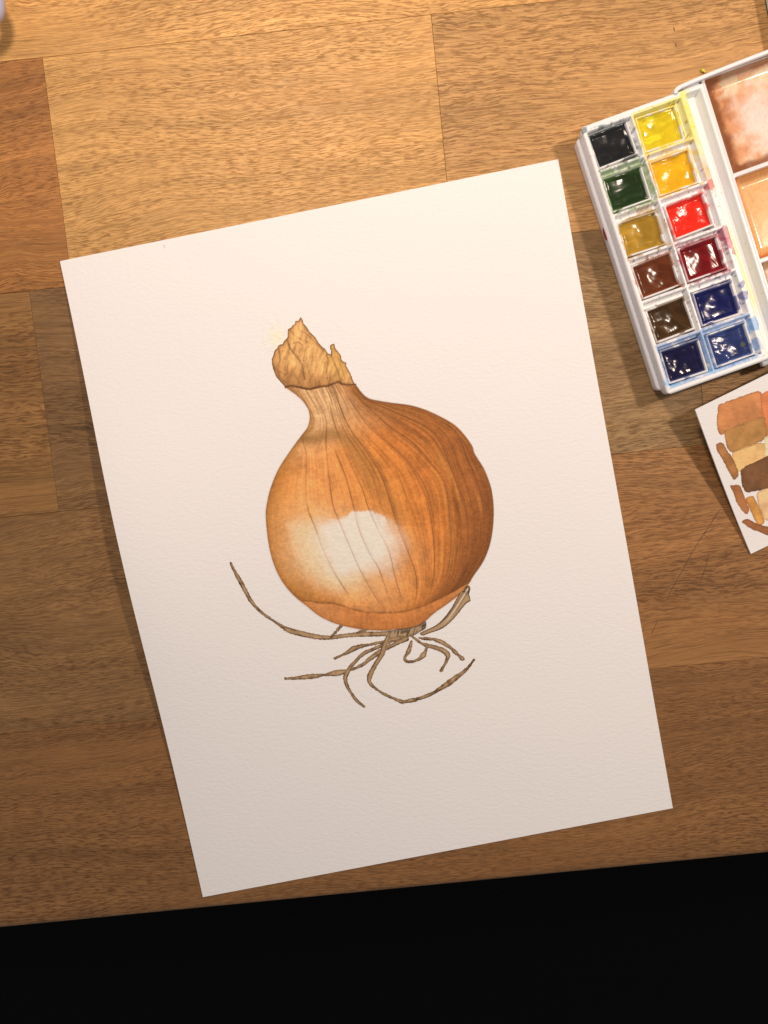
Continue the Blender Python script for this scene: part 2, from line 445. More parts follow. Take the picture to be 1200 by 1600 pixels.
SG = (kern(((gp[:, None] - cn[None]) ** 2).sum(-1)) @ wts[:nC] + np.c_[np.ones(len(gp)), gp] @ wts[nC:]).reshape(GX.shape)
def slong(X, Yp):
    x, y = np.clip((X - 400) / 4, 0, len(gx) - 1.001), np.clip((Yp - 580) / 4, 0, len(gy) - 1.001)
    i, j = x.astype(int), y.astype(int); fx, fy = x - i, y - j
    return (SG[j, i] * (1 - fx) + SG[j, i + 1] * fx) * (1 - fy) + (SG[j + 1, i] * (1 - fx) + SG[j + 1, i + 1] * fx) * fy

roots = [  # (points, widths at the ends / middle in photo pixels, darkness)
    (z3([(62, 50), (80, 90), (105, 135), (145, 210), (190, 260), (245, 300), (300, 335), (350, 350), (400, 362), (470, 370), (540, 362), (620, 356), (725, 354)]), 7.0, .25),
    (z3([(482, 370), (505, 345), (530, 315)]), 4.5, .6),
    (z3([(595, 350), (612, 342), (634, 337)]), 4.0, .4),
    (z3([(500, 458), (550, 435), (590, 412), (650, 400), (720, 385), (790, 368)]), 7.0, .3),
    (z3([(290, 543), (350, 540), (420, 532), (480, 525), (550, 512), (610, 490), (650, 460), (700, 425), (740, 405), (805, 375)]), 8.0, .4),
    (z3([(625, 664), (595, 640), (572, 610), (552, 575), (545, 540), (560, 505), (580, 480), (620, 440), (680, 412), (740, 385)]), 6.5, .35),
    (z3([(735, 345), (712, 400), (700, 440), (670, 490), (650, 530), (648, 560), (680, 592), (730, 620), (788, 645)]), 7.0, .3),
    (z3([(786, 645), (850, 632), (910, 610), (960, 580), (1010, 545), (1060, 505), (1092, 465)]), 8.5, .75),
    (z3([(825, 362), (870, 395), (920, 410), (960, 425), (981, 446), (970, 480), (953, 510)]), 6.5, .35),
    (z3([(860, 372), (930, 380), (980, 405), (1010, 430), (1042, 460)]), 6.5, .35),
    (z3([(826, 388), (813, 430), (797, 458), (812, 473), (850, 466), (880, 440), (893, 405)]), 7.0, .3),
]
base_poly = catmull(z3([(715, 345), (760, 338), (820, 325), (868, 306), (886, 306), (884, 330), (860, 345), (830, 362), (780, 372), (735, 374), (716, 362)]), 4)

def sheet_patch(name, px0, py0, px1, py1, fn, step=0.00023):
    """painted area of the sheet, cell by cell: fn(X, Y) gives the colours and the mask in the photo's own pixel units"""
    cs_ = ray(np.array([px0, px1, px1, px0]), np.array([py0, py0, py1, py1]))[:, :2] - PC
    A, B = cs_ @ pu, cs_ @ pv
    a, b = np.meshgrid(np.arange(A.min(), A.max(), step), np.arange(B.min(), B.max(), step))
    sh = a.shape; a, b = a.ravel(), b.ravel()
    z = lift(a, b) + PT + 0.00005
    X, Yp = pix(np.stack([PC[0] + a * pu[0] + b * pv[0], PC[1] + a * pu[1] + b * pv[1], np.zeros_like(a)], 1))
    C, mask = fn(X, Yp)
    Qd = grid_quads(sh[1], sh[0]); keep = mask[Qd].any(1)
    V, Qk, Ck = subset(np.stack([a, b, z], 1), Qd, keep, C)
    return link(name, fast_mesh(name, V, Qk, Ck), MAT_WASH, root_paper)

def paint_bulb(X, Y):
    ins = inside(X, Y, bulb_poly)
    C = np.tile(PAPER, (len(X), 1)).astype(float)
    d, _, _ = seg_dist(X, Y, np.vstack([LS, RS[::-1]]))
    mask = ins | ((d < 2.2) & (Y > 604))
    s = slong(X, Y); ax = np.array([135, 362.0]); L = np.hypot(*ax); ax /= L
    t = ((X - 505) * ax[0] + (Y - 603) * ax[1]) / L
    cols = np.array([pig((208, 134, 62)), pig((238, 156, 86)), pig((233, 150, 80)), pig((228, 138, 62)), pig((202, 118, 52)), pig((176, 102, 45)), pig((158, 92, 43))])
    xs = np.array([0, .15, .35, .55, .72, .88, 1.0])
    sw = np.clip(s + .05 * (fbm(X / 40, Y / 40, 5) - .5), 0, 1)
    C = np.stack([np.interp(sw, xs, cols[:, i]) for i in range(3)], 1)
    # neck: pale dry skin
    nk = sstep(.30, .10, t) * sstep(.98, .5, s)
    C = mixc(C, pig((226, 178, 124)), nk * .9)
    # blooms and streaks along the skin
    st1 = fbm(s * 55, t * 3.0, 11, 4); st2 = fbm(s * 190, t * 6.0, 21, 3); bl = fbm(X / 26, Y / 26, 31, 4)
    C = C * (1 + (st1 - .5) * (.30 + .40 * sstep(.45, .8, s)) + (st2 - .5) * .75 * (0.4 + s) * (.25 + 1.3 * fbm(X / 20, Y / 30, 23, 3)) + (bl - .5) * .60 + (fbm(X / 6, Y / 8, 33, 3) - .5) * .30)[:, None]
    gold = sstep(.55, .72, fbm(s * 80, t * 6, 41, 3)) * sstep(.25, .6, s)
    C = mixc(C, pig((226, 150, 70)), gold * .35)
    # lower right deepens to a burnt brown, left flank a little ochre
    dr = sstep(.70, .98, s) * sstep(.35, .95, t)
    C = mixc(C, pig((112, 62, 32)), dr * .62)
    C = mixc(C, pig((190, 122, 50)), sstep(.14, 0, s) * .55)
    top = sstep(.50, .9, s) * sstep(.36, .16, t)
    C = mixc(C, pig((152, 94, 46)), top * .4)
    # dull brown band painted under the neck and down the middle
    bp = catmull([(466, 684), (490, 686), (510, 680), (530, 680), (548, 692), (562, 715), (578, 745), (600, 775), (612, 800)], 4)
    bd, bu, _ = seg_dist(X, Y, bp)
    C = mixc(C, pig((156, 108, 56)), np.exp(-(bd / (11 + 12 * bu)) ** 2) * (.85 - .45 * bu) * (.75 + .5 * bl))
    # reserved white paper in the middle with pale peach round it
    hp = z2([(335, 335), (400, 318), (440, 300), (480, 278), (560, 268), (610, 282), (648, 315), (668, 360), (690, 420), (668, 480), (640, 530), (560, 545), (500, 565), (440, 575), (395, 540), (350, 470), (330, 400)])
    hi = inside(X, Y, hp); hd, _, _ = seg_dist(X, Y, hp, True); hs = np.where(hi, hd, -hd) - 4 + (fbm(X / 12, Y / 12, 51, 4) - .5) * 11
    pe = np.exp(-(((X - 534) * .93 + (Y - 860) * .2) / 84) ** 2 * 1.1 - (((Y - 862) * .95 - (X - 534) * .25) / 60) ** 4)
    fade = sstep(.3, .8, fbm(s * 30, t * 4, 61, 3))
    C = mixc(C, pig((238, 190, 136)), np.clip(pe * (1.0 + .3 * (fade - .5)), 0, 1) * .85)
    cpol = z2([(205, 335), (260, 322), (340, 330), (380, 440), (440, 560), (540, 570), (500, 625), (420, 640), (330, 600), (255, 520), (215, 430)])
    ci = inside(X, Y, cpol); cd_, _, _ = seg_dist(X, Y, cpol, True); cs__ = np.where(ci, cd_, -cd_) + (fbm(X / 10, Y / 10, 57, 3) - .5) * 8
    C = mixc(C, pig((241, 210, 166)), sstep(-14, 16, cs__) * .62)
    hard = 4.0 + 15 * sstep(802, 838, Y) + 13 * sstep(535, 498, X) + 16 * sstep(575, 608, X) * sstep(800, 826, Y)
    wht = sstep(-hard, hard * .7, hs)
    C = mixc(C, PAPER * np.array([1.0, .95, .845]), wht * .97)
    ring_ = np.exp(-((hs + 5) / 4.0) ** 2) * sstep(840, 800, Y)
    C = mixc(C, pig((214, 150, 86)), ring_ * .40)
    # bulb base below the skin's torn hem
    hem = catmull(z2([(262, 680), (300, 682), (340, 690), (400, 692), (470, 712), (540, 730), (620, 735), (720, 728), (800, 706), (860, 680), (930, 645), (1005, 602)]), 4)
    hemd, hu, hsgn = seg_dist(X, Y, hem)
    below = (hsgn > 0) & (Y > 930 - (X > 690) * 30)
    lipc = pig((208, 128, 66)) * (1 + (fbm(X / 14, Y / 14, 71, 3) - .5) * .5)[:, None] * (1 + (fbm(X / 3, Y / 16, 77, 3) - .5) * .3)[:, None]
    C = np.where(below[:, None], mixc(lipc, pig((226, 160, 100)), sstep(.4, .0, hu) * .4 + sstep(.8, 1., hu) * .5), C)
    C = mixc(C, pig((120, 70, 34)), np.where(below, 0, np.exp(-hemd / 9.0) * .40))
    C = mixc(C, pig((104, 62, 34)), np.exp(-(hemd / 1.3) ** 2) * .55 * (.4 + vnoise(X / 5, Y / 5, 81)))
    # veins, drawn with a fine brush
    for k_, (sv, P) in enumerate(VE.items()):
        vd, vu, vs_ = seg_dist(X, Y, catmull(P, 5))
        wv = .7 + .45 * vnoise(vu * 14, vu * 0 + k_, 91)
        al = (.35 + .5 * vnoise(vu * 9, vu * 0 + k_ * 3.3, 92)) * sstep(0, .05, vu) * sstep(1.0, .93, vu)
        C = mixc(C, pig((112, 66, 34)), np.where(below, 0, np.exp(-(vd / wv) ** 2) * al * (1 - .45 * wht)))
        C = mixc(C, pig((150, 92, 44)), np.where(below, 0, np.exp(-(vd / 3.5) ** 2) * .16 * al * (vs_ < 0)))
    rr = np.random.default_rng(3)
    for k_ in range(30):                        # many lesser ones on the right and round the neck
        sv = rr.uniform(.50, .99) if k_ < 22 else rr.uniform(.03, .5); t0 = rr.uniform(-.02, .3); t1 = t0 + rr.uniform(.25, .7)
        if k_ >= 22: t0, t1 = -.02, rr.uniform(.12, .26)
        gsx = .0030
        dv = np.abs(s + .006 * (vnoise(t * 12, t * 0 + k_, 93) - .5) - sv)
        C = mixc(C, pig((118, 66, 32)), np.where(below, 0, np.exp(-(dv / gsx) ** 2) * rr.uniform(.15, .42) * sstep(t0, t0 + .05, t) * sstep(t1, t1 - .12, t)))
    wr = sstep(.58, .66, vnoise(s * 42, t * 5, 95)) * sstep(.16, .03, t)
    C = mixc(C, pig((120, 74, 36)), wr * .40)
    fw = sstep(.60, .80, vnoise(s * 150, t * 7, 96)) * sstep(.24, .03, t)
    C = mixc(C, pig((116, 70, 34)), fw * .55)
    # darker rim of the wash and the drawn contour
    C = mixc(C, pig((140, 84, 36)), np.exp(-d / 7.0) * .38)
    C = mixc(C, pig((112, 66, 30)), np.exp(-(d / 1.4) ** 2) * .50 * (.15 + 1.0 * vnoise(X / 7, Y / 7, 97)))
    C = C * (1 + (1 - .85 * np.where(below, 0, wht)) * ((vnoise(X / 2.1, Y / 2.1, 99) - .5) * .22 + (vnoise(X / 4.5, Y / 4.5, 98) - .5) * .14))[:, None]
    out = ~ins
    C = np.where(out[:, None], C + (PAPER - C) * sstep(.2, 2.0, d)[:, None], C)
    return np.clip(C, .01, .82), mask
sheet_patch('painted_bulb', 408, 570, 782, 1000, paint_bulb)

def paint_neck(X, Y):
    ins = inside(X, Y, neck_poly); d, _, _ = seg_dist(X, Y, neck_poly, True)
    dc, _, _ = seg_dist(X, Y, crease)
    # skip the halo below the crease, which is the bulb's
    mask = ins | (dc < 1.5)
    q = (X - 490) * .96 + (Y - 600) * .22 + 9 * (fbm(X / 22, Y / 22, 3) - .5); p = (Y - 600) * .96 - (X - 490) * .2
    C = np.tile(pig((226, 166, 100)), (len(X), 1))
    C = C * (1 + (fbm(q / 4.5, p / 24, 103, 4) - .5) * 1.4 + (fbm(X / 3, Y / 3, 105, 3) - .5) * .40 + (fbm(q / 1.7, p / 13, 106, 2) - .5) * .55)[:, None]
    C = mixc(C, pig((150, 94, 46)), sstep(-30, -2, p + 12 * (fbm(X / 8, Y / 10, 107) - .5)) * .55)
    C = mixc(C, pig((222, 168, 84)), sstep(500, 525, X) * sstep(-5, -40, p) * .6)
    for k_, (P, ww, al) in enumerate([
        (z1([(198, 178), (212, 215), (240, 250), (262, 285), (270, 320), (274, 350)]), 1.5, .8), (z1([(372, 240), (380, 270), (374, 310), (376, 350)]), 1.2, .7),
        (z1([(392, 240), (408, 280), (428, 330), (434, 360)]), 1.2, .7), (z1([(205, 130), (225, 150), (262, 175), (290, 185)]), 1.2, .5),
        (z1([(160, 215), (165, 260), (155, 300), (165, 340), (200, 372)]), 1.4, .6), (z1([(225, 190), (245, 186), (262, 196)]), 1.0, .7),
        (z1([(240, 95), (250, 130), (285, 150), (320, 185), (360, 225)]), 1.1, .5), (z1([(300, 250), (290, 300), (300, 340), (290, 380)]), 1.0, .4),
        (z1([(340, 290), (336, 340), (345, 372)]), 1.0, .4), (z1([(420, 250), (440, 300), (455, 350)]), 1.1, .5), (z1([(230, 330), (250, 365), (262, 385)]), 1.0, .5),
        (z1([(135, 285), (150, 310), (170, 320)]), 1.0, .5)]):
        vd, vu, _ = seg_dist(X, Y, catmull(P, 5))
        C = mixc(C, pig((96, 58, 30)), np.exp(-(vd / ww) ** 2) * al * (.5 + .6 * vnoise(vu * 8, vu * 0 + k_, 109)))
    C = mixc(C, pig((130, 82, 40)), np.exp(-d / 4.0) * .45 * (.5 + vnoise(X / 6, Y / 6, 111)))
    C = mixc(C, pig((104, 62, 30)), np.exp(-(d / 1.5) ** 2) * .75)
    C = mixc(C, pig((84, 42, 24)), np.exp(-(dc / 1.7) ** 2) * .85 * (.35 + .65 * vnoise(X / 5, Y / 5, 113)))
    return np.clip(C, .01, .8), mask
sheet_patch('painted_neck', 412, 486, 566, 616, paint_neck).location.z = 0.000006

def paint_base(X, Y):
    ins = inside(X, Y, base_poly); d, u, _ = seg_dist(X, Y, base_poly, True)
    C = np.tile(pig((178, 146, 108)), (len(X), 1))
    C = mixc(C, pig((78, 50, 28)), sstep(.5, .62, vnoise(X * .55 + Y * .2, Y / 12, 121)) * .8)
    C = mixc(C, pig((70, 42, 22)), sstep(648, 662, X) * sstep(984, 976, Y) * .8)
    C = mixc(C, pig((84, 54, 32)), np.exp(-(d / 1.4) ** 2) * .8)
    C = np.where(ins[:, None], C, C + (PAPER - C) * sstep(0, 1.3, d)[:, None])
    return np.clip(C, .01, .8), (ins | (d < 1.2)) & ~inside(X, Y, bulb_poly)
sheet_patch('root_plate', 596, 966, 672, 1004, paint_base)
for k_, (P, wd, dk) in enumerate(roots):
    P = catmull(P, 5)
    def fn(X, Y, P=P, wd=wd, dk=dk, k_=k_):
        d, u, sgn = seg_dist(X, Y, P)
        hw = wd * .43 * (.36 + .90 * vnoise(u * 10, u * 0 + k_ * 1.7, 131)) * (.45 + .55 * sstep(0, .12, u) * (1 if k_ not in (7,) else sstep(1.0, .8, u) * .6 + .4))
        hw = hw + .9 * (vnoise(X / 2.5, Y / 2.5, 133 + k_) - .5)
        C = np.tile(pig((192, 154, 112)), (len(X), 1))
        C = mixc(C, pig((120, 82, 46)), np.clip(sstep(.45, .9, fbm(X / 7, Y / 7, 135, 3)) * .7 + dk * .8 * sstep(.3, .7, vnoise(X / 6, Y / 6, 137)), 0, 1))
        edge = np.exp(-((hw - d) / 1.6) ** 2) * (.40 + .62 * vnoise(X / 5, Y / 5, 139)) * np.where(sgn > 0, 1.0, .72)
        C = mixc(C, pig((58, 32, 14)), edge)
        return np.clip(C, .01, .8), (d < hw + .15) & ~inside(X, Y, bulb_poly)
    o = sheet_patch('painted_root', P[:, 0].min() - 9, P[:, 1].min() - 9, P[:, 0].max() + 9, P[:, 1].max() + 9, fn)
    # later strokes lie over the earlier ones by a hair
    o.location.z = 0.000006 * (k_ + 1)
flat_poly = catmull(z3([(858, 352), (880, 340), (920, 322), (950, 300), (978, 268), (1000, 235), (1028, 182), (1038, 165), (1046, 172), (1056, 152), (1070, 148), (1078, 160), (1072, 185), (1079, 212), (1062, 224), (1044, 244), (1020, 275), (985, 312), (950, 336), (905, 352), (872, 364)]), 3)
def paint_flat(X, Y):
    ins = inside(X, Y, flat_poly); d, u, _ = seg_dist(X, Y, flat_poly, True)
    mid = catmull(z3([(865, 356), (920, 335), (962, 305), (992, 272), (1022, 228), (1060, 165)]), 4)
    md, mu, ms = seg_dist(X, Y, mid)
    d = d - .9; ins = ins & (d > 0)
    C = np.tile(pig((184, 146, 104)), (len(X), 1))
    C = mixc(C, pig((222, 204, 184)), np.exp(-((md * ms - 1.5) / 1.2) ** 2) * .8 * sstep(.3, .6, mu))
    C = mixc(C, pig((88, 58, 36)), np.exp(-((md * ms + 2.2) / .9) ** 2) * .7 * sstep(.2, .4, mu))
    C = mixc(C, pig((88, 58, 36)), np.exp(-((md * ms - 3.6) / .9) ** 2) * .6 * sstep(.5, .7, mu))
    C = mixc(C, pig((92, 60, 36)), sstep(.9, 1.0, mu) * sstep(.4, .7, vnoise(X / 3, Y / 3, 143)) * .8)
    C = mixc(C, pig((50, 29, 16)), np.exp(-(d / 1.4) ** 2) * (.6 + .4 * vnoise(X / 5, Y / 5, 139)))
    return np.clip(C, .01, .8), ins & ~inside(X, Y, bulb_poly)
sheet_patch('painted_root', 650, 905, 745, 1000, paint_flat).location.z = 0.000006 * 13

def paint_yellow(X, Y):
    r = np.hypot((X - 432) / 1.0, (Y - 527) / 1.15) + 7 * (fbm(X / 9, Y / 9, 151) - .5)
    return np.clip(PAPER + (pig((246, 224, 172)) - PAPER) * (np.exp(-(r / 13) ** 2) * .6)[:, None], 0, .85), (r < 21) & ~inside(X, Y, neck_poly) & (X < 470)
sheet_patch('yellow_wash', 392, 480, 472, 575, paint_yellow)

def tube(name, P, r, mat, parent, n=5, closed=False):
    P = np.asarray(P, float); m = len(P); V, F = [], []
    for i in range(m):
        t = (P[(i + 1) % m] - P[i - 1]) if closed else P[min(i + 1, m - 1)] - P[max(i - 1, 0)]
        t = t / np.linalg.norm(t); u = np.cross(t, (0.1, 0.2, 1)); u /= np.linalg.norm(u); v = np.cross(t, u)
        rr_ = r if np.isscalar(r) else r[i]
        for k in range(n):
            a = 2 * math.pi * k / n; V.append(P[i] + rr_ * (u * math.cos(a) + v * math.sin(a)))
    for i in range(m if closed else m - 1):
        for k in range(n):
            i2 = (i + 1) % m
            F.append((i * n + k, i * n + (k + 1) % n, i2 * n + (k + 1) % n, i2 * n + k))
    if not closed: F += [tuple(reversed(range(n))), tuple(range((m - 1) * n, m * n))]
    return link(name, pymesh(name, V, F, True), mat, parent)
MAT_HAIR = plain('brown_fibre', (0.42, 0.32, 0.2), 0.6)
def fibre(pts, label):
    P = catmull(pts, 4); W = ray(P[:, 0], P[:, 1])
    rel = W[:, :2] - PC; W[:, 2] = lift(rel @ pu, rel @ pv) + PT + .00012
    o = tube('stray_fibre', W, .000045, MAT_HAIR, None, 4)
    tag(o, label, 'fibre')
fibre([(255, 383), (258, 386), (258, 389)], 'tiny brown bristle lying near the top edge of the onion painting')

# ------------------------------------------------------------------ swatch card, propped up at its upper edge
def cardz(t): return 0.012 * np.clip(t, 0, 1.2) ** 1.35 + 0.00005
cBL, cTL = ray(1172, 865, 0.0)[:2], ray(1085, 640, 0.012)[:2]
cv_ = cTL - cBL; CH = np.linalg.norm(cv_); cv_ /= CH
cu_ = np.array([math.cos(math.radians(20.5)), math.sin(math.radians(20.5))])
CWd, CT = 0.118, 0.0009
def cpt(a, b, dz=0.0): return np.stack([cBL[0] + a * cu_[0] + b * cv_[0], cBL[1] + a * cu_[1] + b * cv_[1], cardz(b / CH) + dz], -1)
card = empty('swatch_card', (cBL[0], cBL[1], 0))
tag(card, 'white card with orange and brown test swatches leaning below the paint box', 'card')
a, b = np.meshgrid(np.linspace(0, CWd, 9), np.linspace(0, CH, 40)); a, b = a.ravel(), b.ravel()
org = np.array([cBL[0], cBL[1], 0])
tp, bt = cpt(a, b, CT) - org, cpt(a, b, 0.0) - org
Qg = grid_quads(9, 40); N = len(a)
ring = np.r_[np.arange(9), np.arange(1, 40) * 9 + 8, 39 * 9 + np.arange(7, -1, -1), np.arange(38, 0, -1) * 9]; rn = np.roll(ring, -1)
side = np.stack([ring + N, rn + N, rn, ring], 1)
me = fast_mesh('card_sheet', np.vstack([tp, bt]), np.vstack([Qg, Qg[:, ::-1] + N, side]), None, False)
link('card_sheet', me, MAT_CARD, card)
def zc(P): return np.array([(1060 + x / 5, 560 + y / 5) for x, y in P], float)
SW = [
    ([(315, 390), (340, 360), (480, 310), (620, 265), (650, 300), (657, 452), (560, 482), (440, 532), (350, 582), (318, 575), (308, 480)], (208, 134, 80), 'broad orange'),
    ([(645, 290), (690, 262), (800, 215), (900, 180), (930, 500), (800, 560), (690, 602), (664, 480)], (216, 126, 78), 'orange red'),
    ([(365, 572), (520, 512), (655, 464), (670, 500), (678, 610), (550, 682), (430, 727), (385, 680), (370, 620)], (184, 130, 72), 'olive ochre'),
    ([(430, 737), (640, 667), (680, 700), (690, 760), (480, 880), (450, 830), (425, 770)], (234, 182, 116), 'pale amber'),
    ([(680, 622), (860, 552), (880, 680), (700, 760), (688, 720)], (242, 210, 156), 'pale straw'),
    ([(495, 880), (560, 832), (700, 772), (820, 722), (930, 690), (930, 950), (820, 980), (570, 1035), (520, 1020), (500, 960)], (124, 82, 50), 'dark brown'),
    ([(305, 675), (340, 668), (400, 760), (445, 840), (462, 900), (440, 938), (420, 915), (370, 820), (310, 715)], (172, 114, 66), 'upper slim brown'),
    ([(415, 1000), (470, 1000), (510, 1080), (545, 1195), (515, 1200), (460, 1110)], (172, 108, 64), 'lower slim brown'),
    ([(535, 1095), (580, 1085), (610, 1140), (665, 1270), (625, 1290), (580, 1210)], (208, 144, 72), 'slim ochre'),
    ([(620, 1060), (650, 1035), (800, 990), (920, 950), (930, 1200), (800, 1230), (690, 1260), (650, 1180), (625, 1120)], (236, 184, 130), 'light orange'),
    ([(505, 1275), (540, 1262), (620, 1300), (700, 1325), (780, 1350), (760, 1390), (690, 1370), (560, 1315)], (152, 94, 54), 'slanting brown'),
]
def to_card(px, py):                           # photo pixel -> card coordinates (a, b)
    z = 0.006
    for _ in range(12):
        p = ray(px, py, z)[:2] - cBL
        Mi = np.linalg.inv(np.stack([cu_, cv_], 1)); ab = Mi @ p; z = float(cardz(ab[1] / CH)) + CT
    return ab
for k_, (P, col, nm) in enumerate(SW):
    P = np.array([to_card(*p) for p in catmull(np.vstack([zc(P), zc(P)[:1]]), 3)[:-1]])
    st = 0.00024
    a, b = np.meshgrid(np.arange(P[:, 0].min() - .001, P[:, 0].max() + .001, st), np.arange(P[:, 1].min() - .001, P[:, 1].max() + .001, st))
    sh = a.shape; a, b = a.ravel(), b.ravel()
    wa, wb = a + .0009 * (fbm(a * 700, b * 700, 201 + k_) - .5), b + .0009 * (fbm(a * 700, b * 700, 251 + k_) - .5)
    ins = inside(wa, wb, P); d, _, _ = seg_dist(wa, wb, P, True); sd = np.where(ins, d, -d) + .00035
    C = pig(col) * (1 + (fbm(a * 220, b * 220, 203 + k_, 4) - .5) * .8)[:, None]
    C = mixc(C, pig(np.array(col) * .80), np.exp(-(sd / .0005) ** 2) * .75)
    C = mixc(C, pig(np.minimum(np.array(col) * 1.12, 250)), sstep(.5, .75, fbm(a * 90, b * 90, 205 + k_, 3)) * .5)
    V = cpt(a, b, CT + .00005 + .000006 * k_) - org
    Qd = grid_quads(sh[1], sh[0]); keep = (sd > .00005)[Qd].any(1)
    V, Qk, Ck = subset(V, Qd, keep, np.clip(C, .01, .82))
    o = link('colour_swatch', fast_mesh('colour_swatch', V, Qk, Ck), MAT_WASH, card)
    o['label'] = nm + ' swatch of watercolour on the card'

# ------------------------------------------------------------------ watercolour box: pan tray, brush trough, mixing wells
BA = math.radians(13.6)
bo = ray(907.5, 198.7, .014)
box = empty('watercolour_box', (bo[0], bo[1], 0), BA)    # local x = across, local -y = along the tray
tag(box, 'open white plastic watercolour box with a stained tray and brown mixing wells', 'paint box')
mm = 0.001
TW, TLn = 55.0, 120.8
ROWB = [2.3, 20.4, 40.0, 60.0, 79.2, 99.2, 118.2]        # dividers
COLA = [1.4, 22.2, 44.6]
paints = [  # colour, stain, label, per column top to bottom
    [((42, 40, 39), (40, 82, 80), 'black'), ((44, 66, 28), (104, 146, 40), 'dark green'), ((172, 128, 40), (170, 130, 50), 'ochre yellow'),
     ((118, 56, 24), (170, 88, 40), 'reddish brown'), ((84, 54, 24), (140, 104, 60), 'dark umber brown'), ((34, 28, 66), (110, 150, 196), 'deep indigo')],
    [((228, 196, 34), (238, 214, 60), 'lemon yellow'), ((244, 170, 24), (236, 184, 50), 'golden orange yellow'), ((238, 42, 22), (206, 66, 60), 'bright scarlet'),
     ((139, 12, 22), (170, 40, 66), 'dark crimson'), ((30, 32, 92), (52, 66, 140), 'dark ultramarine'), ((58, 70, 122), (96, 150, 200), 'cobalt blue')],
]
PANW, PANH = 18.0, 15.4
def pan_origin(c, r): return (1.8 if c == 0 else 23.4) + (r / 5) * .8 * (1 if c == 0 else .8) + .15 * math.sin(3 * r + c), ROWB[r + 1] - PANH - 1.35 + .2 * math.sin(5 * r + 2 * c)
st = 0.28
a, b = np.meshgrid(np.arange(0, TW + st, st), np.arange(0, TLn + st, st)); sh = a.shape; a, b = a.ravel(), b.ravel()
aw = a; H = np.full(a.shape, 14.0); C = np.tile(np.array([.83, .825, .85]), (len(a), 1))
drop = np.zeros(len(a))
for c in range(2):
    for r in range(6):
        x0, x1 = COLA[c] + .35, COLA[c + 1] - .35; y0, y1 = ROWB[r] + .4, ROWB[r + 1] - .4
        dd = np.minimum.reduce([a - x0, x1 - a, b - y0, y1 - b])
        cell = dd > 0
        H = np.where(cell, 14 - 2.3 * sstep(0, .8, dd), H)
        px_, py_ = pan_origin(c, r)
        dp = np.minimum.reduce([a - px_ + .25, px_ + PANW + .25 - a, b - py_ + .25, py_ + PANH + .35 - b])
        H = np.where(cell & (dp > 0), 6.5, H)
        # stains round the pan
        pc, sc, _ = paints[c][r]
        near = np.clip(1 - np.maximum.reduce([px_ - a, a - px_ - PANW, py_ - b, b - py_ - PANH, 0 * a]) / 6.0, 0, 1)
        n = fbm(a / 2.6 + 9 * c, b / 2.6 + 7 * r, 301 + 7 * r + c, 3)
        amt = {(0, 0): .34, (0, 1): .52, (0, 2): .44, (0, 3): .34, (0, 4): .32, (0, 5): .60, (1, 0): .68, (1, 1): .50, (1, 2): .36, (1, 3): .44, (1, 4): .36, (1, 5): .62}[c, r]
        grow = 1.2 if cell.any() else 0
        zone = (a > COLA[c] - .2) & (a < COLA[c + 1] + (4.0 if c == 1 else .5)) & (b > ROWB[r] - .6) & (b < ROWB[r + 1] + .6)
        al = sstep(1 - amt, 1 - amt + .16, n * .75 + near * .25) * near ** .5 * zone
        C = mixc(C, pig(sc), al * (.55 + .4 * vnoise(a * 1.5, b * 1.5, 320 + r)))
        sp = sstep(.87, .90, vnoise(a * 1.05 + 31 * c, b * 1.05 + 17 * r, 341 + r)) * zone * (near > .2)
        C = mixc(C, pig(np.array(sc) * .7), sp * .75)
# broad colour on the bar beside the trough: yellow running to orange, dots of red and blue below
bar = sstep(43.6, 44.6, a) * sstep(50, 45.6, a)
C = mixc(C, pig((244, 218, 74)), bar * sstep(34, 22, b) * .8 * (.5 + .7 * fbm(a / 2, b / 4, 361)))
C = mixc(C, pig((240, 176, 116)), bar * sstep(26, 34, b) * sstep(50, 38, b) * .8 * (.5 + .7 * fbm(a / 2, b / 4, 362)))
C = mixc(C, pig((244, 224, 200)), sstep(44.5, 46.5, a) * sstep(52, 47, a) * sstep(46, 56, b) * .8)
for (cx_, cy_, rr_, col) in [(45.5, 41, 2.2, (210, 80, 74)), (44.6, 63, 3.0, (170, 40, 70)), (45.6, 67.5, 2.0, (176, 50, 84)), (46.4, 72, 1.2, (170, 40, 70)), (45.2, 86, 1.6, (50, 60, 140)), (44.6, 91, 2.0, (50, 60, 140)), (45.4, 104, 3.0, (100, 160, 206)), (1.2, 1.6, 1.4, (60, 100, 96))]:
    dd = np.hypot(a - cx_, (b - cy_) * .8) + 2.4 * (fbm(a / 1.5, b / 1.5, 371) - .5)
    C = mixc(C, pig(col), sstep(rr_, rr_ * .75, dd) * .75)
C = mixc(C, pig((140, 184, 220)), sstep(112, 117, b) * sstep(30, 20, a) * sstep(119.2, 118, b) * sstep(.35, .6, fbm(a / 3, b / 2, 381)) * .8)
# brush trough
dd = np.minimum.reduce([a - 46.2, 53.6 - a, b - 1.6, 119.0 - b])
H = np.where(dd > 0, 14 - 3.4 * sstep(0, 2.0, dd) - .5 * sstep(2.2, 3.7, dd), H)
C = mixc(C, pig((226, 214, 150)), (dd > 0) * sstep(2.6, .6, np.abs(a - 48.6 + .6 * np.sin(b / 9))) * sstep(56, 70, b) * sstep(104, 92, b) * .75)
C = mixc(C, pig((190, 160, 130)), sstep(.93, .95, vnoise(a * 1.1, b * 1.1, 391)) * .45)
